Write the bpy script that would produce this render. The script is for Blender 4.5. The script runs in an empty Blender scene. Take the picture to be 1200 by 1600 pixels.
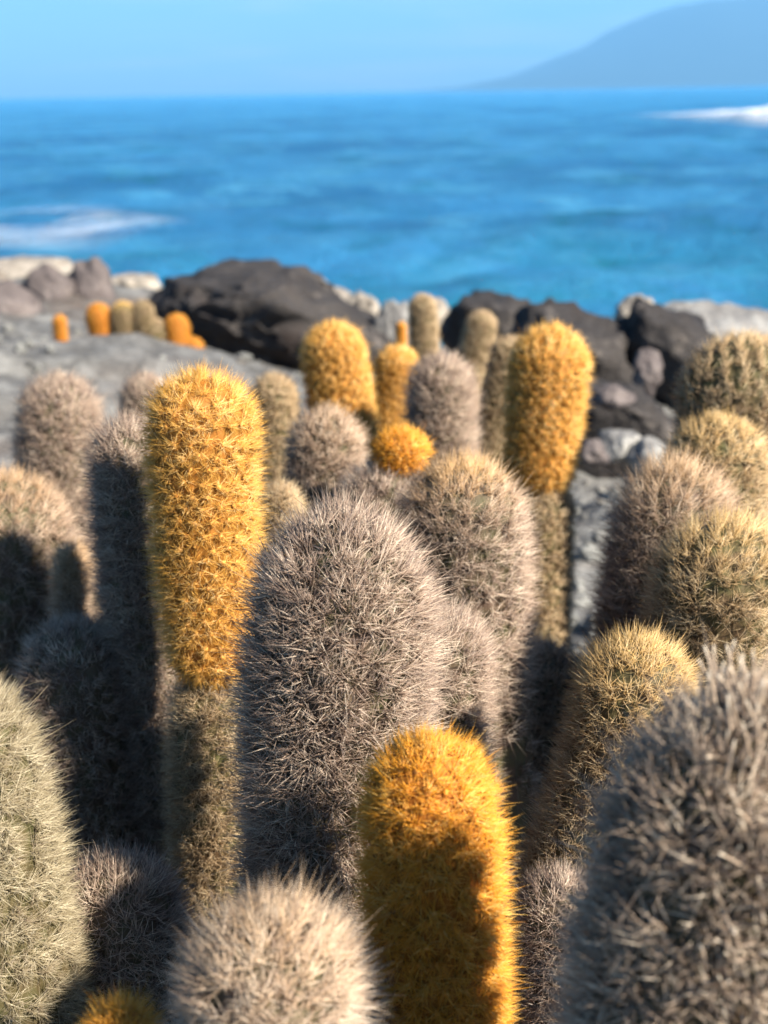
import bpy, math, random
import numpy as np
from mathutils import Vector, Matrix, noise as mnoise

random.seed(7)
rng = np.random.default_rng(7)
scene = bpy.context.scene
col = scene.collection
R = math.radians

# ------------------------------------------------------------------ camera
CAM_Z = 0.50
VFOV, TILT, ROLL = R(40.0), R(16.64), R(-0.95)
FPX = 800.0 / math.tan(VFOV / 2)            # focal length in pixels of the 1200x1600 photograph
cam_data = bpy.data.cameras.new("camera")
cam = bpy.data.objects.new("camera", cam_data)
col.objects.link(cam)
CM = Matrix.Translation((0, 0, CAM_Z)) @ Matrix.Rotation(R(90) - TILT, 4, 'X') @ Matrix.Rotation(ROLL, 4, 'Z')
cam.matrix_world = CM
cam_data.sensor_fit = 'VERTICAL'
cam_data.sensor_height = 24.0
cam_data.lens = 12.0 / math.tan(VFOV / 2)
cam_data.clip_start, cam_data.clip_end = 0.01, 40000.0
cam_data.dof.use_dof = True
cam_data.dof.focus_distance = 0.465
cam_data.dof.aperture_fstop = cam_data.lens / 3.1
cam_data.dof.aperture_blades = 0
scene.camera = cam

# ------------------------------------------------------------------ sun and sky
SUN_EL, SUN_AZ = R(36.5), R(53.0)           # azimuth counted from behind the camera towards its right
SDIR = Vector((math.sin(SUN_AZ) * math.cos(SUN_EL), -math.cos(SUN_AZ) * math.cos(SUN_EL), math.sin(SUN_EL)))
sl = bpy.data.lights.new("sun", 'SUN')
sl.energy, sl.angle, sl.color = 5.0, R(0.53), (1.0, 0.91, 0.77)
so = bpy.data.objects.new("sun", sl)
col.objects.link(so)
so.rotation_euler = SDIR.to_track_quat('Z', 'Y').to_euler()
so.location = SDIR * 20
world = bpy.data.worlds.new("World")
scene.world = world
world.use_nodes = True
wn, wl = world.node_tree.nodes, world.node_tree.links
wn.clear()
sky = wn.new("ShaderNodeTexSky")
sky.sky_type = 'NISHITA'
sky.sun_disc = False
sky.sun_elevation = SUN_EL
sky.sun_rotation = math.atan2(SDIR.x, SDIR.y)
sky.air_density, sky.dust_density, sky.ozone_density = 1.0, 1.2, 5.0
tint = wn.new("ShaderNodeMix"); tint.data_type = 'RGBA'; tint.blend_type = 'MULTIPLY'
tint.inputs[0].default_value = 1.0
tint.inputs[7].default_value = (0.85, 1.15, 1.30, 1)
bg = wn.new("ShaderNodeBackground"); bg.inputs[1].default_value = 0.035
wo = wn.new("ShaderNodeOutputWorld")
tc = wn.new("ShaderNodeTexCoord"); mp = wn.new("ShaderNodeMapping"); mp.inputs["Scale"].default_value = (3.0, 3.0, 34.0)
wl.new(tc.outputs["Generated"], mp.inputs[0])
cn = wn.new("ShaderNodeTexNoise"); cn.inputs["Scale"].default_value = 1.6; cn.inputs["Detail"].default_value = 6; cn.inputs["Distortion"].default_value = 0.6
wl.new(mp.outputs[0], cn.inputs["Vector"])
cr = wn.new("ShaderNodeValToRGB"); cr.color_ramp.elements[0].position = 0.48; cr.color_ramp.elements[0].color = (1, 1, 1, 1)
cr.color_ramp.elements[1].position = 0.75; cr.color_ramp.elements[1].color = (1.9, 1.22, 1.08, 1)
wl.new(cn.outputs["Fac"], cr.inputs[0])
wisp = wn.new("ShaderNodeMix"); wisp.data_type = 'RGBA'; wisp.blend_type = 'MULTIPLY'; wisp.inputs[0].default_value = 1.0
wl.new(sky.outputs[0], wisp.inputs[6]); wl.new(cr.outputs[0], wisp.inputs[7])
wl.new(wisp.outputs[2], tint.inputs[6]); wl.new(tint.outputs[2], bg.inputs[0]); wl.new(bg.outputs[0], wo.inputs[0])
scene.view_settings.view_transform = 'Standard'
scene.view_settings.look = 'None'
scene.view_settings.exposure = 1.9
scene.view_settings.gamma = 1.0
scene.view_settings.use_curve_mapping = False
scene.cycles.use_denoising = True
scene.cycles.max_bounces = 6
scene.cycles.transparent_max_bounces = 8
scene.cycles.volume_bounces = 0
scene.cycles.sample_clamp_indirect = 6.0

# ------------------------------------------------------------------ helpers
def at(px, py, Y):
    """the point of the vertical plane at distance Y that stands where the photograph shows pixel (px, py)"""
    d = CM.to_3x3() @ Vector(((px - 600) / FPX, (800 - py) / FPX, -1.0))
    return Vector((0, 0, CAM_Z)) + d * (Y / d.y)
def depth(p):
    return -(CM.inverted() @ p).z
def tag(o, label=None, cat=None, group=None, kind=None):
    for k, v in (("label", label), ("category", cat), ("group", group), ("kind", kind)):
        if v: o[k] = v
    return o
def link(name, me, mat=None, parent=None):
    o = bpy.data.objects.new(name, me); col.objects.link(o)
    if mat and me: me.materials.append(mat)
    if parent: o.parent = parent
    return o
def mesh_tris(name, co, tris, attrs=None, smooth=True):
    me = bpy.data.meshes.new(name)
    co = np.ascontiguousarray(co, dtype=np.float32); tris = np.ascontiguousarray(tris, dtype=np.int32)
    k = tris.shape[1]
    me.vertices.add(len(co)); me.vertices.foreach_set("co", co.ravel())
    me.loops.add(tris.size); me.loops.foreach_set("vertex_index", tris.ravel())
    me.polygons.add(len(tris)); me.polygons.foreach_set("loop_start", np.arange(0, tris.size, k, dtype=np.int32))
    me.polygons.foreach_set("use_smooth", np.full(len(tris), smooth))
    for n, v in (attrs or {}).items():
        me.attributes.new(n, 'FLOAT', 'POINT').data.foreach_set("value", np.ascontiguousarray(v, dtype=np.float32))
    me.update(calc_edges=True); me.validate()
    return me
def grid_faces(nu, nv, wrap=False):
    """quads of a grid with nu rows and nv columns"""
    i = np.arange(nu - 1)[:, None]; j = np.arange(nv if wrap else nv - 1)[None, :]
    j2 = (j + 1) % nv
    return np.stack([i * nv + j + 0 * i, i * nv + j2 + 0 * i, (i + 1) * nv + j2, (i + 1) * nv + j], -1).reshape(-1, 4)
def smooth(a, b, x):
    t = min(1.0, max(0.0, (x - a) / (b - a))); return t * t * (3 - 2 * t)
def fbm(p, octv=4, lac=2.0, gain=0.5):
    s, a = 0.0, 1.0
    p = Vector(p)
    for _ in range(octv):
        s += a * mnoise.noise(p); p = p * lac + Vector((3.1, 1.7, 5.3)); a *= gain
    return s

class NT:
    """small node-tree writer"""
    def __init__(self, name):
        self.m = bpy.data.materials.new(name); self.m.use_nodes = True
        self.n, self.l = self.m.node_tree.nodes, self.m.node_tree.links
        self.n.clear(); self.out = self.n.new("ShaderNodeOutputMaterial")
    def new(self, t, **kw):
        x = self.n.new("ShaderNode" + t)
        for k, v in kw.items(): setattr(x, k, v)
        return x
    def attr(self, name): return self.new("Attribute", attribute_name=name).outputs["Fac"]
    def put(self, sock, v):
        if isinstance(v, bpy.types.NodeSocket): self.l.new(v, sock)
        else: sock.default_value = v if not isinstance(v, tuple) or len(v) != 3 or sock.type != 'RGBA' else (*v, 1)
    def mix(self, f, a, b, blend='MIX'):
        x = self.new("Mix", data_type='RGBA', blend_type=blend)
        self.put(x.inputs[0], f); self.put(x.inputs[6], a); self.put(x.inputs[7], b)
        return x.outputs[2]
    def ramp(self, f, stops):
        x = self.new("ValToRGB"); e = x.color_ramp.elements
        while len(e) < len(stops): e.new(0.5)
        for q, (p, c) in zip(e, stops):
            q.position = p; q.color = (*c, 1) if isinstance(c, tuple) else (c, c, c, 1)
        self.l.new(f, x.inputs[0]); return x.outputs[0]
    def noise(self, scale, detail=4, rough=0.55, vec=None, coord="Object", dist=0.0):
        x = self.new("TexNoise"); x.inputs["Scale"].default_value = scale
        x.inputs["Detail"].default_value = detail; x.inputs["Roughness"].default_value = rough
        x.inputs["Distortion"].default_value = dist
        if vec is None: vec = self.new("TexCoord").outputs[coord]
        self.l.new(vec, x.inputs["Vector"]); return x.outputs["Fac"]
    def math(self, op, a, b=0.0):
        x = self.new("Math", operation=op); self.put(x.inputs[0], a); self.put(x.inputs[1], b); return x.outputs[0]
    def bsdf(self, base, rough=0.6, spec=0.3, normal=None, **kw):
        x = self.new("BsdfPrincipled")
        self.put(x.inputs["Base Color"], base); self.put(x.inputs["Roughness"], rough)
        self.put(x.inputs["Specular IOR Level"], spec)
        if normal is not None: self.l.new(normal, x.inputs["Normal"])
        for k, v in kw.items(): self.put(x.inputs[k], v)
        return x.outputs[0]
    def bump(self, h, strength=0.5, distance=0.01, normal=None):
        x = self.new("Bump"); x.inputs["Strength"].default_value = strength; x.inputs["Distance"].default_value = distance
        self.l.new(h, x.inputs["Height"])
        if normal is not None: self.l.new(normal, x.inputs["Normal"])
        return x.outputs[0]
    def done(self, s):
        self.l.new(s, self.out.inputs[0]); return self.m

# ------------------------------------------------------------------ materials
def spine_material(name, root, mid, tip, young, dark, transl=0.22):
    t = NT(name)
    along, rnd, yng = t.attr("along"), t.attr("shade"), t.attr("young")
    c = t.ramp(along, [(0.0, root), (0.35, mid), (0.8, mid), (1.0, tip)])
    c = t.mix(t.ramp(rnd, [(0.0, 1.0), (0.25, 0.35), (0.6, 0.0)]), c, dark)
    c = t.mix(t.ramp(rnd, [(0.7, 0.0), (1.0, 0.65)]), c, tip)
    c = t.mix(yng, c, young)
    p = t.bsdf(c, 0.42, 0.45)
    tr = t.new("BsdfTranslucent"); t.l.new(c, tr.inputs[0])
    m = t.new("MixShader"); m.inputs[0].default_value = transl
    t.l.new(p, m.inputs[1]); t.l.new(tr.outputs[0], m.inputs[2])
    return t.done(m.outputs[0])
def flesh_material(name, a, b, scale=90):
    t = NT(name)
    n = t.noise(scale, 5)
    c = t.mix(t.ramp(n, [(0.35, 0.0), (0.65, 1.0)]), a, b)
    return t.done(t.bsdf(c, 0.7, 0.25, t.bump(t.noise(400, 3), 0.5, 0.0008)))
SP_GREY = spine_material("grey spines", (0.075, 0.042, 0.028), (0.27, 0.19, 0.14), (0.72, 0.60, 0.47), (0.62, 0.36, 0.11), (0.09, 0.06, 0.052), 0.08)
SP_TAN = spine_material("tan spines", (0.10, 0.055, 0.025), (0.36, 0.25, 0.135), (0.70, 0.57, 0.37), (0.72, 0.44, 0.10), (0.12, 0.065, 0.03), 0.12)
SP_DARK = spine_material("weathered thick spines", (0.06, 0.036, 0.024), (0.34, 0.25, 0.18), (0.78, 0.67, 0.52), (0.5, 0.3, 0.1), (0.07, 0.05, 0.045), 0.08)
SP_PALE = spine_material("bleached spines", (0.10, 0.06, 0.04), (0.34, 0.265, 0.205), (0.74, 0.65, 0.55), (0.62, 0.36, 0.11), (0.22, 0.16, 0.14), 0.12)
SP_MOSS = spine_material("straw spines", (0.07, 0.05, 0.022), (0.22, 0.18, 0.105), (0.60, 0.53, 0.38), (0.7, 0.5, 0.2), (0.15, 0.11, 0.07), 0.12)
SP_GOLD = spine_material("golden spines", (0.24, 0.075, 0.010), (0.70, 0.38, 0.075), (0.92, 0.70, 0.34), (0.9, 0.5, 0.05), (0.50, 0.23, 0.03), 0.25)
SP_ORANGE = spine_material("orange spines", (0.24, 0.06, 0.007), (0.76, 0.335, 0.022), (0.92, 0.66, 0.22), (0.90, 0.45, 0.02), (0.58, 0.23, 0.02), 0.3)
FL_OLD = flesh_material("old cactus skin", (0.060, 0.055, 0.025), (0.08, 0.05, 0.035))
FL_MOSS = flesh_material("green cactus skin", (0.055, 0.055, 0.02), (0.07, 0.05, 0.022))
FL_GOLD = flesh_material("golden cactus skin", (0.22, 0.105, 0.014), (0.25, 0.095, 0.012))
FL_TAN = flesh_material("olive cactus skin", (0.070, 0.064, 0.022), (0.085, 0.052, 0.026))
FL_YOUNG = flesh_material("young cactus skin", (0.24, 0.09, 0.008), (0.28, 0.09, 0.007))
AR_GREY = flesh_material("grey felt", (0.12, 0.09, 0.07), (0.22, 0.18, 0.15), 300)
AR_ORANGE = flesh_material("orange felt", (0.75, 0.30, 0.05), (0.85, 0.45, 0.12), 300)

def rock_material(name, dark, light, cover, amount, scale=1.0):
    t = NT(name)
    n1, n2, n3 = t.noise(4 * scale, 6, 0.6), t.noise(22 * scale, 5, 0.65), t.noise(120 * scale, 3, 0.6)
    c = t.mix(t.ramp(n1, [(0.3, 0.0), (0.7, 1.0)]), dark, light)
    c = t.mix(t.ramp(n2, [(0.62 - amount * 0.45, 0.0), (0.80 - amount * 0.45, 1.0)]), c, cover)
    c = t.mix(t.ramp(t.noise(2.3 * scale, 5, 0.65, dist=0.8), [(0.52, 0.0), (0.66, 0.7)]), c, tuple(a * b for a, b in zip(light, (0.82, 0.62, 0.52))))
    c = t.mix(t.ramp(n3, [(0.45, 0.0), (0.75, 0.5)]), c, dark)
    nr = t.bump(n3, 0.7, 0.006, t.bump(n2, 0.8, 0.025))
    return t.done(t.bsdf(c, 0.85, 0.2, nr))
RK_DARK = rock_material("dark lava", (0.016, 0.015, 0.017), (0.050, 0.044, 0.041), (0.15, 0.13, 0.115), 0.12)
RK_GREY = rock_material("grey lava", (0.10, 0.097, 0.095), (0.24, 0.23, 0.22), (0.33, 0.32, 0.30), 0.35)
RK_BROWN = rock_material("brown lava", (0.06, 0.05, 0.05), (0.15, 0.125, 0.12), (0.20, 0.17, 0.16), 0.2)
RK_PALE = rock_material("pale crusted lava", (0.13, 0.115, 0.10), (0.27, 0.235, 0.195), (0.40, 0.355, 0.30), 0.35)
GROUND = rock_material("lava ground", (0.05, 0.048, 0.047), (0.125, 0.122, 0.118), (0.17, 0.168, 0.162), 0.4, 0.8)
GRAVEL = rock_material("gravel", (0.09, 0.09, 0.086), (0.22, 0.218, 0.205), (0.30, 0.298, 0.28), 0.5, 3.0)

# ------------------------------------------------------------------ sea, mountain, haze
SEA_Z = -1.5
def build_sea():
    t = NT("sea water")
    geo = t.new("NewGeometry").outputs["Position"]
    fr = t.noise(0.45, 9, 0.74, geo, dist=0.3); rip = t.noise(3.4, 6, 0.7, geo); gust = t.noise(0.10, 9, 0.72, geo)
    c = t.mix(t.ramp(gust, [(0.40, 0.0), (0.60, 1.0)]), (0.016, 0.135, 0.32), (0.042, 0.245, 0.50))  # wave slope and wind tones put into the water colour
    c = t.mix(t.ramp(fr, [(0.52, 0.0), (0.64, 0.8)]), c, (0.08, 0.34, 0.58))  # light ripples painted in, standing in for sky reflected off wave slopes
    c = t.mix(t.ramp(t.noise(0.5, 8, 0.74, geo), [(0.53, 0.0), (0.66, 0.85)]), c, (0.007, 0.13, 0.23))  # darker wave slopes painted into the colour as well
    sep = t.new("SeparateXYZ"); t.l.new(geo, sep.inputs[0])
    c = t.mix(t.math('MULTIPLY', t.ramp(t.math('DIVIDE', sep.outputs[1], 40.0), [(0.30, 0.5), (0.55, 0.0)]), t.ramp(t.noise(0.3, 6, 0.7, geo), [(0.4, 0.1), (0.6, 1.0)])), c, (0.012, 0.27, 0.32))
    nr = t.bump(rip, 1.0, 0.14, t.bump(fr, 1.0, 0.8))
    df = t.new("BsdfDiffuse"); t.l.new(c, df.inputs[0]); t.l.new(nr, df.inputs["Normal"])
    gl = t.new("BsdfGlossy"); gl.inputs["Roughness"].default_value = 0.15; t.l.new(nr, gl.inputs["Normal"])
    fz = t.new("Fresnel"); fz.inputs[0].default_value = 1.33; t.l.new(nr, fz.inputs["Normal"])
    mx = t.new("MixShader"); t.l.new(t.math('MINIMUM', fz.outputs[0], 0.36), mx.inputs[0])     # a rough sea never reflects like a mirror
    t.l.new(df.outputs[0], mx.inputs[1]); t.l.new(gl.outputs[0], mx.inputs[2])
    m = t.done(mx.outputs[0])
    nr_, na = 230, 210
    r = 2.6 * (9400 / 2.6) ** (np.arange(nr_) / (nr_ - 1))
    u = np.linspace(-1, 1, na, endpoint=False)
    a = R(42) * u * (1 + 3.2857 * np.abs(u) ** 5)          # fine in front of the camera, coarse behind it
    X, Y = r[:, None] * np.sin(a)[None], r[:, None] * np.cos(a)[None]
    Z = np.zeros_like(X)
    g = np.random.default_rng(3)
    for k in range(34):
        wl = 0.5 * 12 ** g.random(); th = R(-90) + g.normal(0, 0.7); am = 0.007 * wl ** 0.8
        ph = g.random() * 6.28
        fade = np.clip(1.6 - r / (wl * 28), 0, 1)[:, None]
        w = np.sin((X * math.cos(th) + Y * math.sin(th)) * 6.28 / wl + ph)
        Z += am * fade * (w + 0.35 * w * w)
    co = np.stack([X, Y, Z + SEA_Z], -1).reshape(-1, 3)
    o = link("sea", mesh_tris("sea", co, grid_faces(nr_, na, True)), m)
    tag(o, "open blue sea stretching to the horizon", None, None, "structure")
    t = NT("white foam")
    n = t.noise(1.1, 6, 0.68, t.new("NewGeometry").outputs["Position"])
    al = t.math('MULTIPLY', t.attr("cover"), t.ramp(n, [(0.33, 0.0), (0.62, 1.0)]))
    foam = t.done(t.bsdf((0.80, 0.82, 0.84), 0.9, 0.1, t.bump(n, 0.6, 0.05), Alpha=al))
    # foam left on the water near the shore
    nu, nv = 60, 90
    U, V = np.meshgrid(np.linspace(0, 1, nu), np.linspace(0, 1, nv), indexing='ij')
    Y = 17.0 + 8.5 * U; X = -10.2 + 6.6 * V + 1.4 * U
    cov = np.clip(1.6 * np.sin(np.pi * U) * np.sin(np.pi * np.clip(V * 1.0, 0, 1)) ** 0.7, 0, 1) * np.clip(1.25 - 0.5 * U, 0, 1)
    Z = SEA_Z + 0.16 + 0.05 * np.sin(X * 2 + Y)
    o = link("sea_foam", mesh_tris("sea_foam", np.stack([X, Y, Z], -1).reshape(-1, 3), grid_faces(nu, nv), {"cover": cov.ravel() ** 1.5 * 0.26}), foam)
    tag(o, "thin white foam drifting on the sea beyond the left rocks", "sea foam", None, "stuff")
    # breaker rolling in farther out
    nu, nv = 60, 160
    U, V = np.meshgrid(np.linspace(0, 1, nu), np.linspace(0, 1, nv), indexing='ij')
    X = 17.5 + 40 * V; Y = 66 + 42 * U + 5 * np.sin(V * 5) - 9 * V
    end = np.clip(V * 4.0, 0, 1) ** 0.7
    prof = np.where(U < 0.3, np.sin(np.clip(U / 0.3, 0, 1) * np.pi / 2) ** 1.2, np.cos(np.clip((U - 0.3) / 0.7, 0, 1) * np.pi / 2) ** 1.3)
    lump = np.array([[fbm((x * 0.35, y * 0.35, 0), 4) for x, y in zip(a_, b_)] for a_, b_ in zip(X, Y)])
    Z = SEA_Z + 0.1 + prof * end * (0.8 + 0.3 * lump)
    cov = np.clip(prof * 3.2, 0, 1) * np.clip(V * 5, 0, 1) * 1.2
    o = link("breaking_wave", mesh_tris("breaking_wave", np.stack([X, Y, Z], -1).reshape(-1, 3), grid_faces(nu, nv), {"cover": cov.ravel()}), foam)
    tag(o, "white breaking wave rolling in below the distant mountain", "wave")
build_sea()

def build_mountain():
    t = NT("distant slopes")
    n = t.noise(0.004, 5, 0.6, t.new("NewGeometry").outputs["Position"])
    m = t.done(t.bsdf(t.mix(n, (0.010, 0.018, 0.015), (0.018, 0.024, 0.02)), 0.9, 0.1))
    D = 7500.0
    kx = [620, 720, 800, 870, 920, 960, 1020, 1060, 1130, 1200, 1350, 1600, 2000, 2500, 3000]
    ky = [0, 5, 20, 46, 61, 82, 104, 114, 121, 128, 150, 185, 190, 110, 0]
    xs = [(k - 600) / FPX * D for k in kx]; hs = [k / FPX * D for k in ky]
    nu, nv = 40, 150
    co = []
    for i in range(nu):
        v = i / (nu - 1)
        for j in range(nv):
            x = xs[0] + (xs[-1] - xs[0]) * j / (nv - 1)
            h = float(np.interp(x, xs, hs))
            y = D - 1300 + 2600 * v
            s = math.sin(math.pi * v) ** 0.9
            z = SEA_Z - 8 + h * s * (1 + 0.12 * fbm((x / 500, y / 500, 1), 4)) + 6 * s
            co.append((x, y, z))
    o = link("mountain", mesh_tris("mountain", np.array(co), grid_faces(nu, nv)), m)
    tag(o, "hazy blue mountain rising from the sea on the horizon", None, None, "structure")
build_mountain()

def build_haze():
    t = NT("haze air")
    v = t.new("VolumePrincipled")
    v.inputs["Color"].default_value = (0.215, 0.55, 1.0, 1)
    v.inputs["Density"].default_value = 1.8e-4
    v.inputs["Anisotropy"].default_value = 0.0
    t.l.new(v.outputs[0], t.out.inputs["Volume"])
    L, z0, z1 = 9600, -12.0, 820.0
    co = [(x, y, z) for z in (z0, z1) for x, y in ((-L, -L), (L, -L), (L, L), (-L, L))]
    f = [(3, 2, 1, 0), (4, 5, 6, 7), (0, 1, 5, 4), (1, 2, 6, 5), (2, 3, 7, 6), (3, 0, 4, 7)]
    o = link("haze", mesh_tris("haze", np.array(co), np.array(f), smooth=False), t.m)
    tag(o, "thin blue haze over the sea", None, None, "stuff")
build_haze()

# ------------------------------------------------------------------ ground
def ground_z(x, y):
    z = 0.085 * smooth(-0.05, -0.75, x) * smooth(1.1, 1.9, y)
    z -= 0.05 * smooth(2.3, 3.3, y) * smooth(0.2, -0.6, x)
    z -= 0.12 * smooth(2.2, 3.4, y) * smooth(-0.9, 0.1, x)
    z -= 3.2 * smooth(3.5, 6.5, y)
    q = y - 0.5 * x + 0.25 * mnoise.noise((x * 2, y * 2, 7.7))
    z += (0.022 * smooth(2.42, 2.46, q) + 0.02 * smooth(2.02, 2.07, q) - 0.03 * smooth(2.8, 2.83, q)) * smooth(-0.05, -0.35, x)
    k = smooth(0.5, 1.4, abs(x) + max(0, y - 0.3))
    z += 0.02 * abs(fbm((x * 2.3 + 5, y * 3.1, 4.4), 3)) * smooth(1.0, 2.0, y)
    z += (0.028 * fbm((x * 1.7, y * 1.7, 0.3), 3) + 0.022 * fbm((x * 7, y * 7, 2.1), 4)) * (0.25 + 0.75 * k)
    return z
def build_ground():
    ys = np.concatenate([np.linspace(-4, 0.2, 20), np.linspace(0.22, 4.2, 190), np.linspace(4.25, 9, 24)])
    q = np.linspace(-1, 1, 200); xs = 1.6 * q + 7.4 * np.sign(q) * np.abs(q) ** 5
    co = [(x, y, ground_z(x, y)) for y in ys for x in xs]
    o = link("lava_ground", mesh_tris("lava_ground", np.array(co), grid_faces(len(ys), len(xs))), GROUND)
    tag(o, "grey lava rock ground under and beyond the cacti", None, None, "structure")
build_ground()

def rock_mesh(name, sub, size, cuts=(), rough=0.28, seed=0, freq=1.3):
    import bmesh
    bm = bmesh.new(); bmesh.ops.create_icosphere(bm, subdivisions=sub, radius=1.0)
    off = Vector((seed * 7.13, seed * 3.7, seed * 1.9))
    for v in bm.verts:
        p = v.co.normalized()
        d = 1 + rough * fbm(p * freq + off, 3) + rough * 0.35 * fbm(p * freq * 4 + off, 4, 2.1, 0.6)
        d += rough * 0.45 * (abs(fbm(p * 2.3 + off * 1.3, 4, 2.2, 0.55)) - 0.35)
        p = p * d
        for n, k in cuts:
            n = Vector(n).normalized(); e = p.dot(n) - k * (1 + 0.16 * fbm(p * 3.5 + off, 3))
            if e > 0: p = p - n * e * 0.92
        v.co = Vector((p.x * size[0], p.y * size[1], p.z * size[2]))
    me = bpy.data.meshes.new(name); bm.to_mesh(me); bm.free()
    for pl in me.polygons: pl.use_smooth = True
    return me
def rock(px0, px1, py0, py1, Y, mat, label, cuts=(), rough=0.28, seed=0, thick=0.8, sub=4, name="boulder", rz=0.0, cat="boulder", group=None):
    """a rock that fills this stretch of the picture at distance Y, sunk a little into the ground"""
    a, b = at(px0, (py0 + py1) / 2, Y), at(px1, (py0 + py1) / 2, Y)
    top, bot = at((px0 + px1) / 2, py0, Y), at((px0 + px1) / 2, py1, Y)
    w, h = (b.x - a.x) / 2, (top.z - bot.z) / 2
    o = link(name, rock_mesh(name, sub, (w, w * thick, h * 1.12), cuts, rough, seed), mat)
    o.location = ((a.x + b.x) / 2, Y + w * thick * 0.5, (top.z + bot.z) / 2 - h * 0.1)
    o.rotation_euler.z = rz
    return tag(o, label, cat, group)
GR = "lava rocks along the shore"
rock(165, 590, 402, 620, 2.95, RK_DARK, "biggest dark boulder, black face behind the far cactus row", ((( -.55, -.75, -.38), .48), ((-.85, -.2, .5), .78), ((.75, -.1, .6), .66), ((.0, -.1, 1), .62)), .34, 1, .8, 5, group=GR)
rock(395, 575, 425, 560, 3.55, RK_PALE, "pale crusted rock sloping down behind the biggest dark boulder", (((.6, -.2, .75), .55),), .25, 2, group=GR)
rock(100, 178, 405, 505, 3.35, RK_BROWN, "rounded brown boulder directly behind the orange far cactus row", (), .2, 3, group=GR)
rock(28, 108, 422, 500, 3.3, RK_BROWN, "low brown rock between the rounded boulder and the brown mound", (((0, -.8, .2), .6), ((-.5,-.7,-.3), .5)), .3, 4, group=GR)
rock(-60, 62, 446, 540, 3.0, RK_BROWN, "brown lava mound at the left picture edge below the cream rock", (), .25, 5, group=GR)
rock(-80, 130, 400, 470, 3.9, RK_PALE, "cream white rock at the top of the left shore", (((0, 0, 1), .7),), .3, 6, group=GR)
rock(150, 250, 420, 490, 3.8, RK_PALE, "small cream rock wedged beside the biggest dark boulder", (((0,-.1,1),.6),), .35, 7, group=GR)
rock(535, 600, 470, 560, 3.3, RK_PALE, "pale jagged rock right of the biggest dark boulder", (((.3, -.8, .3), .6),), .4, 8, group=GR)
rock(585, 650, 480, 570, 3.1, RK_GREY, "grey rubble block between orange cacti and sea", (((-.3, -.8, .3), .6),), .4, 9, group=GR)
rock(660, 705, 470, 520, 3.6, RK_PALE, "small bright stone right behind the tall tan cactus", (), .35, 10, group=GR)
rock(685, 850, 456, 590, 2.65, RK_DARK, "black rock behind the tan leaning cactus", (((-.6, -.75, -.36), .48), ((0, -.1, 1), .75)), .26, 11, 1.0, group=GR)
rock(800, 985, 474, 670, 2.2, RK_DARK, "black ragged rock right of the tall orange cactus", (((-.55, -.75, -.38), .46), ((.2, -.3, 1), .7)), .34, 12, 1.0, group=GR)
rock(955, 1125, 468, 640, 2.2, RK_DARK, "split dark rock with a grey crusted top near the right cacti", (((-.65, -.7, -.35), .5), ((.3, -.2, 1), .66)), .36, 13, .9, group=GR)
rock(1000, 1250, 478, 600, 2.95, RK_GREY, "long grey rock along the right shore", (((.1, -.3, 1), .72),), .3, 14, group=GR)
rock(960, 1030, 466, 520, 2.85, RK_PALE, "cream capped stone atop the dark right rocks", (), .3, 21, group=GR)
rock(870, 1060, 590, 775, 1.78, RK_DARK, "low black rock in the hollow behind the right cacti", (((-.2, -.9, -.3), .5), ((0, -.2, 1), .7)), .34, 15, .8, group=GR)
SM = "stones in the hollow"
rock(990, 1035, 548, 612, 1.95, RK_BROWN, "pinkish brown stone leaning on the dark split rock", (), .35, 16, sub=3, name="stone", cat="stone", group=SM)
rock(925, 990, 606, 640, 1.72, RK_BROWN, "flat slanted stone on the black hollow rock", (), .35, 17, sub=3, name="stone", cat="stone", group=SM)
rock(938, 1000, 668, 722, 1.62, RK_GREY, "roundish grey stone above the gravel", (((0,-.2,1),.6),((-.6,-.6,.3),.6)), .5, 18, sub=3, name="stone", cat="stone", group=SM)
rock(900, 950, 690, 726, 1.6, RK_BROWN, "small brown stone touching the roundish grey stone", (), .4, 19, sub=3, name="stone", cat="stone", group=SM)
rock(985, 1050, 690, 740, 1.6, RK_GREY, "grey stone half hidden by the right cactus cluster", (), .4, 20, sub=3, name="stone", cat="stone", group=SM)

def build_gravel():
    import bmesh
    bm = bmesh.new(); bmesh.ops.create_icosphere(bm, subdivisions=1, radius=1.0)
    bv = np.array([v.co[:] for v in bm.verts]); bf = np.array([[v.index for v in f.verts] for f in bm.faces]); bm.free()
    cos, fs, n = [], [], 0
    g = np.random.default_rng(5)
    for k in range(1700):
        y = 0.75 + 2.0 * g.random() ** 0.9; x = g.uniform(-1.0, 1.0) if g.random() < .45 else g.normal(0.25, 0.22)
        s = 0.004 + 0.014 * g.random() ** 3
        M = g.normal(0, 1, (3, 3)); q, _ = np.linalg.qr(M)
        v = (bv * (1 + g.normal(0, .16, bv.shape)) * np.array([1, .8, .6]) * s) @ q.T + np.array([x, y, ground_z(x, y) + s * .25])
        cos.append(v); fs.append(bf + n); n += len(bv)
    o = link("gravel", mesh_tris("gravel", np.concatenate(cos), np.concatenate(fs), smooth=False), GRAVEL)
    tag(o, "loose pale gravel on the ground behind the cacti", "gravel", None, "stuff")
build_gravel()

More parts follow.
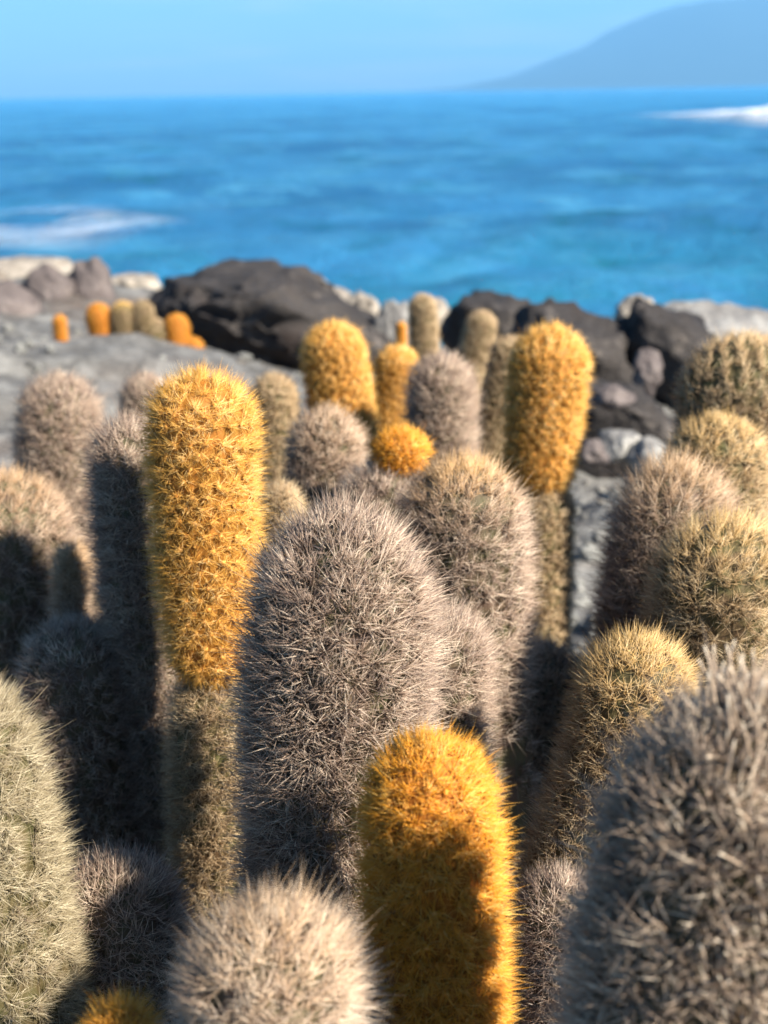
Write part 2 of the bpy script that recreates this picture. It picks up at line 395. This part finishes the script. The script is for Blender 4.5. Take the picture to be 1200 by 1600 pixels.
# ------------------------------------------------------------------ cacti
TRIS = [0]
class Column:
    """a ribbed cactus stem round a bent axis; pts = [(px, py, outer width in px)] from the tip down, Y = distance"""
    def __init__(self, pts, Y, spine, to_ground=True, dome=1.0, foot=False, lean=0.0, gz=None):
        P, W = [], []
        z0 = None
        for px, py, w in pts:
            p = at(px, py, Y)
            if z0 is None: z0 = p.z
            p = at(px, py, Y + lean * (z0 - p.z))
            P.append(p); W.append(w / FPX * depth(p))
        vis = sum((P[i + 1] - P[i]).length for i in range(len(P) - 1))
        for i in range(len(pts)):
            if pts[i][1] > 1620: vis = sum((P[k + 1] - P[k]).length for k in range(i)); break
        self.lvis = vis + W[0] * 0.35
        if to_ground:
            p, q = P[-1], P[-2]
            g = ground_z(p.x, p.y) - 0.01 if gz is None else gz
            d = (p - q).normalized(); d = Vector((d.x * .6, d.y * .6, min(d.z, -.5))).normalized()
            while P[-1].z > g + 1e-4:
                st = min(0.08, (P[-1].z - g) / -d.z)
                P.append(P[-1] + d * st); W.append(W[-1] * (0.97 if len(P) < 9 else 1))
                d = Vector((d.x * .7, d.y * .7, d.z)).normalized()
        self.base = P[-1].copy()
        P = np.array(P); W = np.array(W)
        seg = np.linalg.norm(np.diff(P, axis=0), axis=1); s = np.concatenate([[0], np.cumsum(seg)])
        n = max(24, int(s[-1] / 0.003)); S = np.linspace(0, s[-1], n)
        A = np.stack([np.interp(S, s, P[:, k]) for k in range(3)], 1); Rr = np.interp(S, s, W) / 2
        k = max(3, n // 9) | 1; pad = k // 2
        def sm(a):
            lo = 2 * a[:1] - a[1:pad + 1][::-1]; hi = 2 * a[-1:] - a[-pad - 1:-1][::-1]
            b = np.concatenate([lo, a, hi]); ker = np.ones(k) / k
            return np.apply_along_axis(lambda v: np.convolve(v, ker, 'valid'), 0, b)
        A = sm(sm(A)); Rr = sm(sm(Rr[:, None]))[:, 0]
        prot = spine * 0.46
        A = A[:, :]
        body = np.maximum(Rr - prot, Rr * 0.55)
        R0 = body[min(n - 1, int(n * min(1, body[0] / s[-1])))]
        h = R0 * dome
        S2 = np.concatenate([[0], h * (1 - np.cos(np.linspace(0, np.pi / 2, 14)[1:])), np.linspace(h, S[-1] - prot, n)[1:]])
        S2 = np.unique(S2)
        self.S = S2
        self.A = np.stack([np.interp(S2 + prot, S, A[:, k]) for k in range(3)], 1)
        rr = np.interp(S2 + prot, S, body)
        u = np.clip(S2 / h, 0, 1); rr = rr * np.maximum(np.sqrt(np.maximum(0, 1 - (1 - u) ** 2.2)), 0.0)
        if foot:
            e = (S2[-1] - S2) / (R0 * 0.55); rr = rr * np.sqrt(np.clip(1 - (1 - np.clip(e, 0, 1)) ** 2, 0.22, 1))
        rr[0] = 1e-5
        self.R = rr; self.R0 = R0
        T = np.gradient(self.A, axis=0); T /= np.linalg.norm(T, axis=1)[:, None]
        self.T = -T                                                     # towards the tip
        e1 = np.cross(self.T, [0, 1, 0]); e1 /= np.linalg.norm(e1, axis=1)[:, None]
        self.e1, self.e2 = e1, np.cross(self.T, e1)
        prof = np.concatenate([[0], np.cumsum(np.hypot(np.diff(self.S), np.diff(rr)))])
        self.L = prof
        g = np.random.default_rng(int(abs(pts[0][0] * 31 + pts[0][1] * 7)))
        self.ph = g.uniform(0, 6.28, 5); self.lump = 0.012 + 0.014 * g.random()
    def swell(self, l, th):
        p, k = self.ph, self.lump
        return 1 + k * (np.sin(2 * th + p[0] + l * 22) + 0.8 * np.sin(3 * th + p[1] - l * 47) + 0.9 * np.sin(l * 70 + p[2]) + 0.6 * np.sin(l * 160 + p[3] + th)) * np.clip(l / 0.03, 0.35, 1)
    def sample(self, l, th):
        f = lambda a: np.stack([np.interp(l, self.L, a[:, k]) for k in range(3)], -1)
        A, T, e1, e2 = f(self.A), f(self.T), f(self.e1), f(self.e2)
        r = np.interp(l, self.L, self.R)
        d = 0.0015
        dr = np.interp(l + d, self.L, self.R) - np.interp(l - d, self.L, self.R)
        ds = np.interp(l + d, self.L, self.S) - np.interp(l - d, self.L, self.S) + 1e-9
        rad = e1 * np.cos(th)[:, None] + e2 * np.sin(th)[:, None]
        N = rad * ds[:, None] + T * dr[:, None]; N /= np.linalg.norm(N, axis=1)[:, None] + 1e-12
        return A + rad * (r * self.swell(l, th))[:, None], N, T, r
    def body_mesh(self, name, ribs, seed):
        nth = ribs * 3
        th = np.linspace(0, 2 * np.pi, nth, endpoint=False)
        rows = []
        step = max(1, len(self.L) // 40)
        idx = sorted(set(list(range(0, 16, 2)) + list(range(16, len(self.L), step)) + [len(self.L) - 1]))
        g = np.random.default_rng(seed)
        for i in idx:
            r = self.R[i] * self.swell(self.L[i], th) * (1 - 0.05 * (1 - np.cos(th * ribs)) * min(1, self.R[i] / self.R0) - 0.012 * g.random(nth))
            rows.append(self.A[i] + self.e1[i] * (r * np.cos(th))[:, None] + self.e2[i] * (r * np.sin(th))[:, None])
        co = np.concatenate(rows) - np.array(self.base)
        TRIS[0] += len(idx) * nth * 2
        return mesh_tris(name, co, grid_faces(len(idx), nth, True))
    def areoles(self, ribs, dl, seed, jit=0.3):
        g = np.random.default_rng(seed); ls, ths = [], []
        twist = g.uniform(-4, 4)
        for i, l in enumerate(np.arange(dl * 0.35, self.L[-1] - dl * 0.3, dl)):
            r = float(np.interp(l, self.L, self.R))
            n = ribs if r > 0.9 * self.R0 else max(3, int(round(ribs * r / self.R0)))
            t = np.arange(n) * 2 * np.pi / n + twist * l + (0.5 * i % 1) * 2 * np.pi / n + g.normal(0, jit, n) * 1.2 / n
            ls.append(l + g.normal(0, jit, n) * dl * 0.5); ths.append(t)
        return np.clip(np.concatenate(ls), 0.0003, self.L[-1]), np.concatenate(ths)

def spine_mesh(name, P, D, length, rad, bend, shade, young, fine=True):
    """three-sided needles rooted in the skin: bent spindles of 6 triangles near by, plain pyramids of 3 farther off"""
    n = len(P)
    D = D / np.linalg.norm(D, axis=1)[:, None]
    h = np.where(np.abs(D[:, 2:3]) > 0.9, np.array([[1.0, 0, 0]]), np.array([[0, 0, 1.0]]))
    u = np.cross(D, h); u /= np.linalg.norm(u, axis=1)[:, None]; v = np.cross(D, u)
    k0 = 0.30 if fine else 0.0
    M = P + D * (length * k0)[:, None]
    T = P + D * length[:, None] + bend * length[:, None]
    ang = np.array([0, 2.0944, 4.18879])
    off = u[:, None] * np.cos(ang)[None, :, None] + v[:, None] * np.sin(ang)[None, :, None]
    B = M[:, None] + off * rad[:, None, None]
    if fine:
        co = np.concatenate([P[:, None], B, T[:, None]], 1); k = 5
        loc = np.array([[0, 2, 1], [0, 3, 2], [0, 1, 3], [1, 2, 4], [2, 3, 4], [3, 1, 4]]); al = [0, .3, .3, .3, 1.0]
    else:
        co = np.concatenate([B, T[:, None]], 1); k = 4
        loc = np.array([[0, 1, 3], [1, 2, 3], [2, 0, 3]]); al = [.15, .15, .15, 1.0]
    tr = (loc[None] + k * np.arange(n)[:, None, None]).reshape(-1, 3)
    TRIS[0] += len(tr)
    return mesh_tris(name, co.reshape(-1, 3), tr, {"along": np.tile(al, n), "shade": np.repeat(shade, k), "young": np.repeat(young, k)})

def spines_for(c, name, ribs, dl, per, length, rad, seed, tilt=(15, 80), up=0.25, tip_young=0.0, tip_len=0.03, keep=1.0, curl=0.12, jit=0.3, scat=.0008, fine=True, lowdens=0.22, lowfrom=None):
    g = np.random.default_rng(seed)
    l, th = c.areoles(ribs, dl, seed, jit)
    k = np.where(l > (c.lvis if lowfrom is None else lowfrom), g.random(len(l)) < lowdens, True)
    l, th = l[k], th[k]
    P, N, T, r = c.sample(l, th)
    V = np.array([0, 0, CAM_Z]) - P; V /= np.linalg.norm(V, axis=1)[:, None]
    k = ((N * V).sum(1) > -0.25) | (g.random(len(l)) < 0.3)      # the far side of a stem is only thinly haired
    l, th = l[k], th[k]
    tone = np.repeat(g.normal(0, 0.13, len(l)), per)
    l, th = np.repeat(l, per), np.repeat(th, per)
    P, N, T, r = c.sample(l, th)
    n = len(l)
    if keep < 1:
        m = g.random(n) < keep; P, N, T, l, tone = P[m], N[m], T[m], l[m], tone[m]; n = len(l)
    t1 = np.cross(N, T); t1 += 1e-6; t1 /= np.linalg.norm(t1, axis=1)[:, None]; t2 = np.cross(N, t1)
    ph = g.uniform(0, 2 * np.pi, n); ti = np.radians(g.uniform(tilt[0], tilt[1], n))
    D = N * np.cos(ti)[:, None] + (t1 * np.cos(ph)[:, None] + t2 * np.sin(ph)[:, None]) * np.sin(ti)[:, None]
    D = D + T * up
    Ln = length * (0.55 + 0.45 * g.random(n)) * np.where(g.random(n) < 0.06, 1.35, 1.0) * (1.05 - 0.2 * np.sin(ti))
    B = g.normal(0, curl, (n, 3)); B *= np.where(g.random(n) < 0.12, 2.4, 1.0)[:, None]
    yg = np.clip(tip_young * np.exp(-(l / tip_len) ** 2) * (0.6 + 0.8 * g.random(n)), 0, 1) if tip_young else np.zeros(n)
    sh = np.clip(0.52 + tone + g.normal(0, 0.27, n), 0, 1)
    P = P - N * 0.0006 + (t1 * g.normal(0, scat, n)[:, None] + t2 * g.normal(0, scat, n)[:, None])
    return spine_mesh(name, P - np.array(c.base), D, Ln, rad * (0.75 + 0.5 * g.random(n)), B, sh, yg, fine)

def areole_mesh(c, name, ribs, dl, seed, size):
    l, th = c.areoles(ribs, dl, seed)
    P, N, T, r = c.sample(l, th); n = len(P)
    t1 = np.cross(N, T) + 1e-6; t1 /= np.linalg.norm(t1, axis=1)[:, None]; t2 = np.cross(N, t1)
    k = 5; a = np.arange(k) * 2 * np.pi / k
    ring = P[:, None] + (t1[:, None] * np.cos(a)[None, :, None] + t2[:, None] * np.sin(a)[None, :, None]) * size - N[:, None] * size * .4
    co = np.concatenate([ring, (P + N * size * .6)[:, None]], 1) - np.array(c.base)
    loc = np.array([[i, (i + 1) % k, k] for i in range(k)])
    tr = (loc[None] + (k + 1) * np.arange(n)[:, None, None]).reshape(-1, 3)
    TRIS[0] += len(tr)
    return mesh_tris(name, co.reshape(-1, 3), tr)

STYLE = {   # ribs, areole spacing, spines per areole, length, radius, tilt range, upward bias, curl, material, flesh, felt
    "grey":   dict(ribs=20, dl=0.0046, per=38, length=0.0115, rad=0.00015, scat=.0012, jit=.6, tilt=(6, 70), up=0.38, curl=0.09),
    "tan":    dict(ribs=20, dl=0.0046, per=38, length=0.0095, rad=0.00014, scat=.0011, jit=.6, tilt=(6, 74), up=0.30, curl=0.08),
    "orange": dict(ribs=18, dl=0.0046, per=44, length=0.0078, rad=0.00012, scat=.0009, tilt=(6, 82), jit=.4, up=0.18, curl=0.06),
}
STYLE["golden"] = dict(STYLE["orange"], length=0.0086, dl=0.0050, per=54, rad=0.00012)
STYLE["dark"] = dict(STYLE["grey"], per=40, rad=.00022, length=.0125, dl=.0050, curl=.14, fine=True)
STYLE["pale"] = dict(STYLE["grey"], per=46, rad=.00017, length=.0118)
STYLE["moss"] = dict(STYLE["tan"], dl=.0038, per=56, length=.0105, jit=.9, rad=.00015)
MATS = {"moss": (SP_MOSS, FL_MOSS, AR_GREY), "dark": (SP_DARK, FL_OLD, AR_GREY), "pale": (SP_PALE, FL_OLD, AR_GREY), "grey": (SP_GREY, FL_OLD, AR_GREY), "tan": (SP_TAN, FL_TAN, AR_GREY), "orange": (SP_ORANGE, FL_YOUNG, AR_ORANGE), "golden": (SP_GOLD, FL_GOLD, AR_ORANGE)}
GROUPS = "lava cactus stems of the clump"
ALL = []
NS = [100]
def column_parts(parent, c, style, body_name, far=0.0, sub=False, **over):
    NS[0] += 1; seed = NS[0]
    st = dict(STYLE[style]); st.update(over)
    st.setdefault('fine', False)
    if far: st.setdefault('jit', 1.0); st['dl'] *= .85
    if far: st["per"] = max(6, int(st["per"] * (1 - far))); st["rad"] *= 1 + 1.6 * far; st["length"] *= 1 - 0.45 * far
    sm, fm, am = MATS[style]
    b = link(body_name, c.body_mesh(body_name, st["ribs"], seed), fm, parent)
    host = b if sub else parent
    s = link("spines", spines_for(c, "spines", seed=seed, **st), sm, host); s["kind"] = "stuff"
    if far < 0.15 and style in ('orange', 'golden'):
        a = link("areoles", areole_mesh(c, "areoles", st["ribs"], st["dl"], seed, 0.0011), am, host); a["kind"] = "stuff"
    return b
def cactus(pts, Y, style, label, group=GROUPS, far=0.0, dome=1.0, lean=0.0, young=None, **over):
    """one stem; young = (points, style overrides) adds an orange new shoot on top of the old growth"""
    sp = over.get("length", STYLE[style]["length"]) * (1 - .45 * far)
    c = Column(pts, Y, sp, True, dome, lean=lean)
    root = bpy.data.objects.new("cactus_stem", None); col.objects.link(root)
    root.location = c.base; root.empty_display_size = 0.02
    tag(root, label, "cactus", group)
    if young is None:
        column_parts(root, c, style, "stem_body", far, **over)
    else:
        ypts, yo = young
        column_parts(root, c, style, "old_growth", far, True, **over)
        ys = yo.pop("style", "golden")
        y = Column(ypts, Y - 0.0, yo.get("length", STYLE[ys]["length"]) * (1 - .45 * far), False, yo.pop("dome", 1.0), foot=True, lean=lean)
        y.base = c.base
        column_parts(root, y, ys, "young_growth", far, True, **yo)
    ALL.append((label, c)); return root

# --- nearest stems
cactus([(1200, 1072, 360), (1180, 1250, 460), (1150, 1450, 510), (1115, 1650, 520)], 0.262, "dark", "big dark grey cactus with thick blunt spines filling the lower right corner", dome=1.1)
cactus([(428, 1415, 310), (425, 1550, 318), (440, 1750, 320)], 0.285, "pale", "pale bristly cactus dome at the bottom, left of the short orange cactus", tip_young=.25, tip_len=.03)
cactus([(185, 1560, 130), (190, 1650, 150)], 0.295, "orange", "small orange cactus tip just poking up at the bottom edge", length=0.008)
cactus([(-110, 1040, 260), (-90, 1200, 310), (-50, 1450, 350), (-30, 1650, 360)], 0.40, "moss", "fat straw green cactus filling the lower left corner", rad=.00014)
cactus([(175, 1335, 210), (190, 1500, 235), (200, 1650, 230)], 0.435, "grey", "low shaded dark cactus beside the straw green corner one")
def pyramid(length, rad, bend):
    k = 6; co, f = [], []
    for i, (z, r) in enumerate(((0, .8), (.35, 1), (.75, .85), (.96, .6))):
        for j in range(k):
            a = 2 * math.pi * j / k
            co.append((math.cos(a) * rad * r + bend * z * z * length, math.sin(a) * rad * r, z * length))
    for i in range(3):
        for j in range(k): f.append((i * k + j, i * k + (j + 1) % k, (i + 1) * k + (j + 1) % k, (i + 1) * k + j))
    me = bpy.data.meshes.new("spine"); me.from_pydata(co + [(bend * length, 0, length)], [], f + [(3 * k + j, 3 * k + (j + 1) % k, 4 * k) for j in range(k)])
    for p in me.polygons: p.use_smooth = True
    for n, v in (("along", [c[2] / length for c in co] + [1.0]), ("shade", [.75] * (4 * k + 1)), ("young", [0.0] * (4 * k + 1))):
        me.attributes.new(n, 'FLOAT', 'POINT').data.foreach_set("value", v)
    me.materials.append(SP_DARK)
    return me
def loose_spines(root, c, count):
    g = np.random.default_rng(77)
    kinds = [pyramid(.0140, .00032, b) for b in (-.12, .05, .2)]
    l = g.uniform(.004, c.lvis, 6000); th = g.uniform(0, 6.28, 6000)
    P, N, T, r = c.sample(l, th)
    V = np.array([0, 0, CAM_Z]) - P; V /= np.linalg.norm(V, axis=1)[:, None]
    ok = np.flatnonzero(((N * V).sum(1) > .05) & (N[:, 0] > -.45))[:count]
    for i in ok:
        o = bpy.data.objects.new("spine", kinds[i % 3]); col.objects.link(o); o.parent = root
        o.location = P[i] - np.array(c.base)
        d = Vector(N[i]) + Vector(T[i]) * .7 + Vector(g.normal(0, .35, 3))
        o.rotation_euler = (d.to_track_quat('Z', 'Y') @ Matrix.Rotation(g.uniform(0, 6.28), 3, 'Z').to_quaternion()).to_euler()
        o.scale = (1, 1, g.uniform(.7, 1.15))
corner = [o for o in bpy.data.objects if "lower right corner" in str(o.get("label"))][0]
loose_spines(corner, ALL[0][1], 240)
# --- in focus
cactus([(338, 1030, 158), (343, 1200, 176), (350, 1450, 172)], 0.515, "tan", "tall cactus with a long golden orange upper shoot on the left",
       young=([(312, 573, 185), (318, 750, 190), (325, 900, 180), (338, 1062, 150)], dict()))
cactus([(535, 790, 250), (536, 900, 310), (532, 1050, 332), (512, 1250, 290), (490, 1480, 230)], 0.415, "grey", "large silver grey bristly cactus in the middle", dome=1.25, fine=True, dl=.0044, ribs=23, jit=.8, per=46, length=0.0138, rad=.00014, scat=.001, up=.38, tilt=(4, 78))
cactus([(690, 945, 170), (690, 1050, 190), (680, 1200, 180)], 0.50, "grey", "grey cactus tucked behind the right side of the large silver one")
cactus([(666, 1146, 215), (674, 1300, 240), (682, 1480, 240), (690, 1640, 230)], 0.347, "orange", "short plump bright orange cactus in front of the silver one", per=60, rad=.00016, length=.0084, dome=1.15)
cactus([(868, 1358, 140), (876, 1480, 165), (880, 1650, 165)], 0.405, "grey", "small lilac grey cactus stub right of the short orange one", length=0.008)
cactus([(1008, 988, 190), (990, 1120, 215), (935, 1280, 200), (880, 1420, 190)], 0.44, "tan", "beige gold cactus leaning right above the corner cactus", tip_young=.35, tip_len=.035)
# --- right cluster
cactus([(1140, 800, 220), (1130, 950, 260), (1120, 1130, 250)], 0.53, "tan", "olive green cactus with golden crown above the corner cactus", tip_young=.3, tip_len=.03, length=.0115)
cactus([(1062, 712, 190), (1050, 850, 215), (1010, 1050, 200)], 0.60, "grey", "brown grey cactus with pale crown at the left of the right cluster", tip_young=.3, tip_len=.03, length=.013)
cactus([(1118, 645, 160), (1120, 760, 175), (1120, 900, 170)], 0.645, "tan", "fluffy pale topped cactus in the middle of the right cluster", tip_young=.3, far=.2)
cactus([(1165, 518, 200), (1160, 640, 220), (1150, 800, 200)], 0.74, "tan", "tallest brown cactus at the right edge behind the cluster", far=.2, tip_young=.1)
cactus([(858, 1005, 130), (850, 1100, 160), (845, 1250, 150)], 0.64, "dark", "low cactus added to darken the shaded gap below the orange club", rad=.0002, length=.011)  # added stem; its dark style stands in for shade between the stems
# --- centre behind
cactus([(722, 712, 200), (722, 830, 225), (745, 1050, 200)], 0.575, "grey", "thick pinkish grey cactus behind the silver one's right shoulder", tip_young=.55, tip_len=.022, rad=.00015)
cactus([(618, 716, 150), (604, 800, 185), (596, 950, 170)], 0.645, "grey", "grey cactus crowned by a small bright orange button", far=.2,
       young=([(631, 664, 86), (629, 690, 98), (626, 738, 92)], dict(style='orange', dome=.8, length=.008)))
cactus([(842, 740, 116), (842, 850, 120), (836, 1050, 112)], 0.78, "tan", "tall cactus with thick orange club top leaning right", far=.1, length=.008,
       young=([(866, 505, 122), (858, 570, 136), (848, 680, 126), (841, 768, 114)], dict()))
cactus([(690, 552, 105), (688, 650, 125), (690, 760, 125)], 0.88, "grey", "upright grey cactus between the orange club and orange button", far=.3, length=.014)
cactus([(625, 538, 76), (618, 600, 76), (602, 670, 56), (595, 760, 56)], 0.98, "golden", "short orange cactus narrowing at its foot, behind the button", far=.3)
cactus([(518, 500, 108), (522, 570, 116), (545, 680, 100), (560, 780, 90)], 0.93, "golden", "stout orange cactus standing left of the narrowing orange one", far=.2)
cactus([(510, 636, 125), (510, 720, 135), (500, 850, 125)], 0.70, "grey", "olive grey cactus in front of the stout orange one", far=.2, tip_young=.15)
cactus([(440, 752, 70), (438, 850, 90), (435, 950, 90)], 0.62, "tan", "small pinkish cactus peeping between golden shoot and silver cactus", far=.2)
cactus([(428, 583, 80), (428, 680, 88), (425, 800, 88)], 0.92, "tan", "slim yellowish tan cactus behind the golden orange shoot", far=.3)
cactus([(800, 524, 60), (788, 600, 68), (768, 700, 68)], 1.02, "tan", "brown leaning cactus touching the orange club from behind", far=.4)
cactus([(757, 485, 52), (748, 530, 55), (732, 590, 48), (725, 640, 46)], 1.45, "tan", "leaning tan cactus before the black rock", far=.5)
cactus([(660, 458, 46), (661, 510, 50), (664, 580, 48)], 1.55, "tan", "upright tan cactus reaching up to the sea line", far=.5)
cactus([(627, 502, 18), (627, 530, 20), (628, 570, 20)], 1.6, "orange", "tiny orange cactus left beside the upright tan one", far=.6)
# --- left cluster
cactus([(198, 648, 130), (205, 760, 150), (225, 950, 150), (260, 1250, 150)], 0.575, "grey", "tall shaded cactus in the shadow of the golden orange one", dome=1.1)
cactus([(110, 965, 180), (120, 1080, 195), (160, 1350, 180)], 0.57, "grey", "dark squat cactus wholly in shade on the left", length=.009)
cactus([(15, 735, 210), (10, 850, 235), (5, 1050, 220)], 0.66, "grey", "broad pinkish olive cactus cut off by the left edge", tip_young=.3)
cactus([(112, 848, 60), (112, 920, 66), (112, 1000, 66)], 0.625, "grey", "small pale cactus squeezed beside the broad left edge one", far=.2, tip_young=.3)
cactus([(92, 584, 135), (92, 680, 148), (100, 840, 135)], 0.84, "grey", "pinkish grey cactus standing alone before the grey slab", far=.25, length=.013)
cactus([(228, 582, 80), (228, 660, 90), (228, 760, 90)], 1.02, "grey", "blurred pale cactus top behind the golden shoot's left edge", far=.35)
# --- far row on the slab
FR = "cactus row on the far slab"
for pts, st, lab in (
    ([(150, 472, 40), (155, 500, 43), (160, 530, 38)], "orange", "leftmost tall orange cactus of the far row"),
    ([(190, 470, 43), (193, 500, 46), (195, 540, 43)], "tan", "tan cactus with orange cap second in the far row"),
    ([(221, 468, 38), (224, 500, 40), (228, 550, 38)], "tan", "grey brown cactus in the middle of the far row"),
    ([(240, 496, 48), (241, 520, 51), (242, 556, 48)], "tan", "short pinkish tan cactus low in the far row"),
    ([(275, 489, 40), (277, 520, 43), (281, 566, 40)], "orange", "bright orange cactus at the right of the far row"),
    ([(303, 526, 32), (303, 545, 34), (303, 575, 32)], "orange", "shortest orange cactus ending the far row on the right"),
    ([(92, 491, 24), (93, 503, 25), (94, 515, 24)], "orange", "tiny orange cactus alone on the slab left of the far row")):
    cactus(pts, 2.55, st, lab, FR, far=.68, lowfrom=1.0, tip_young=.9 if "cap" in lab else 0.0, tip_len=.02)

print("TRIS", TRIS[0])
open("/tmp/tris.txt","w").write(str(TRIS[0]))
def overlaps():
    for i in range(len(ALL)):
        for j in range(i + 1, len(ALL)):
            a, b = ALL[i][1], ALL[j][1]
            A, B = a.A[::4], b.A[::4]
            d = np.linalg.norm(A[:, None] - B[None], axis=2) - a.R[::4][:, None] - b.R[::4][None]
            if d.min() < -0.003: print("OVERLAP %.1fmm" % (d.min() * 1000), ALL[i][0], "|", ALL[j][0])
overlaps()
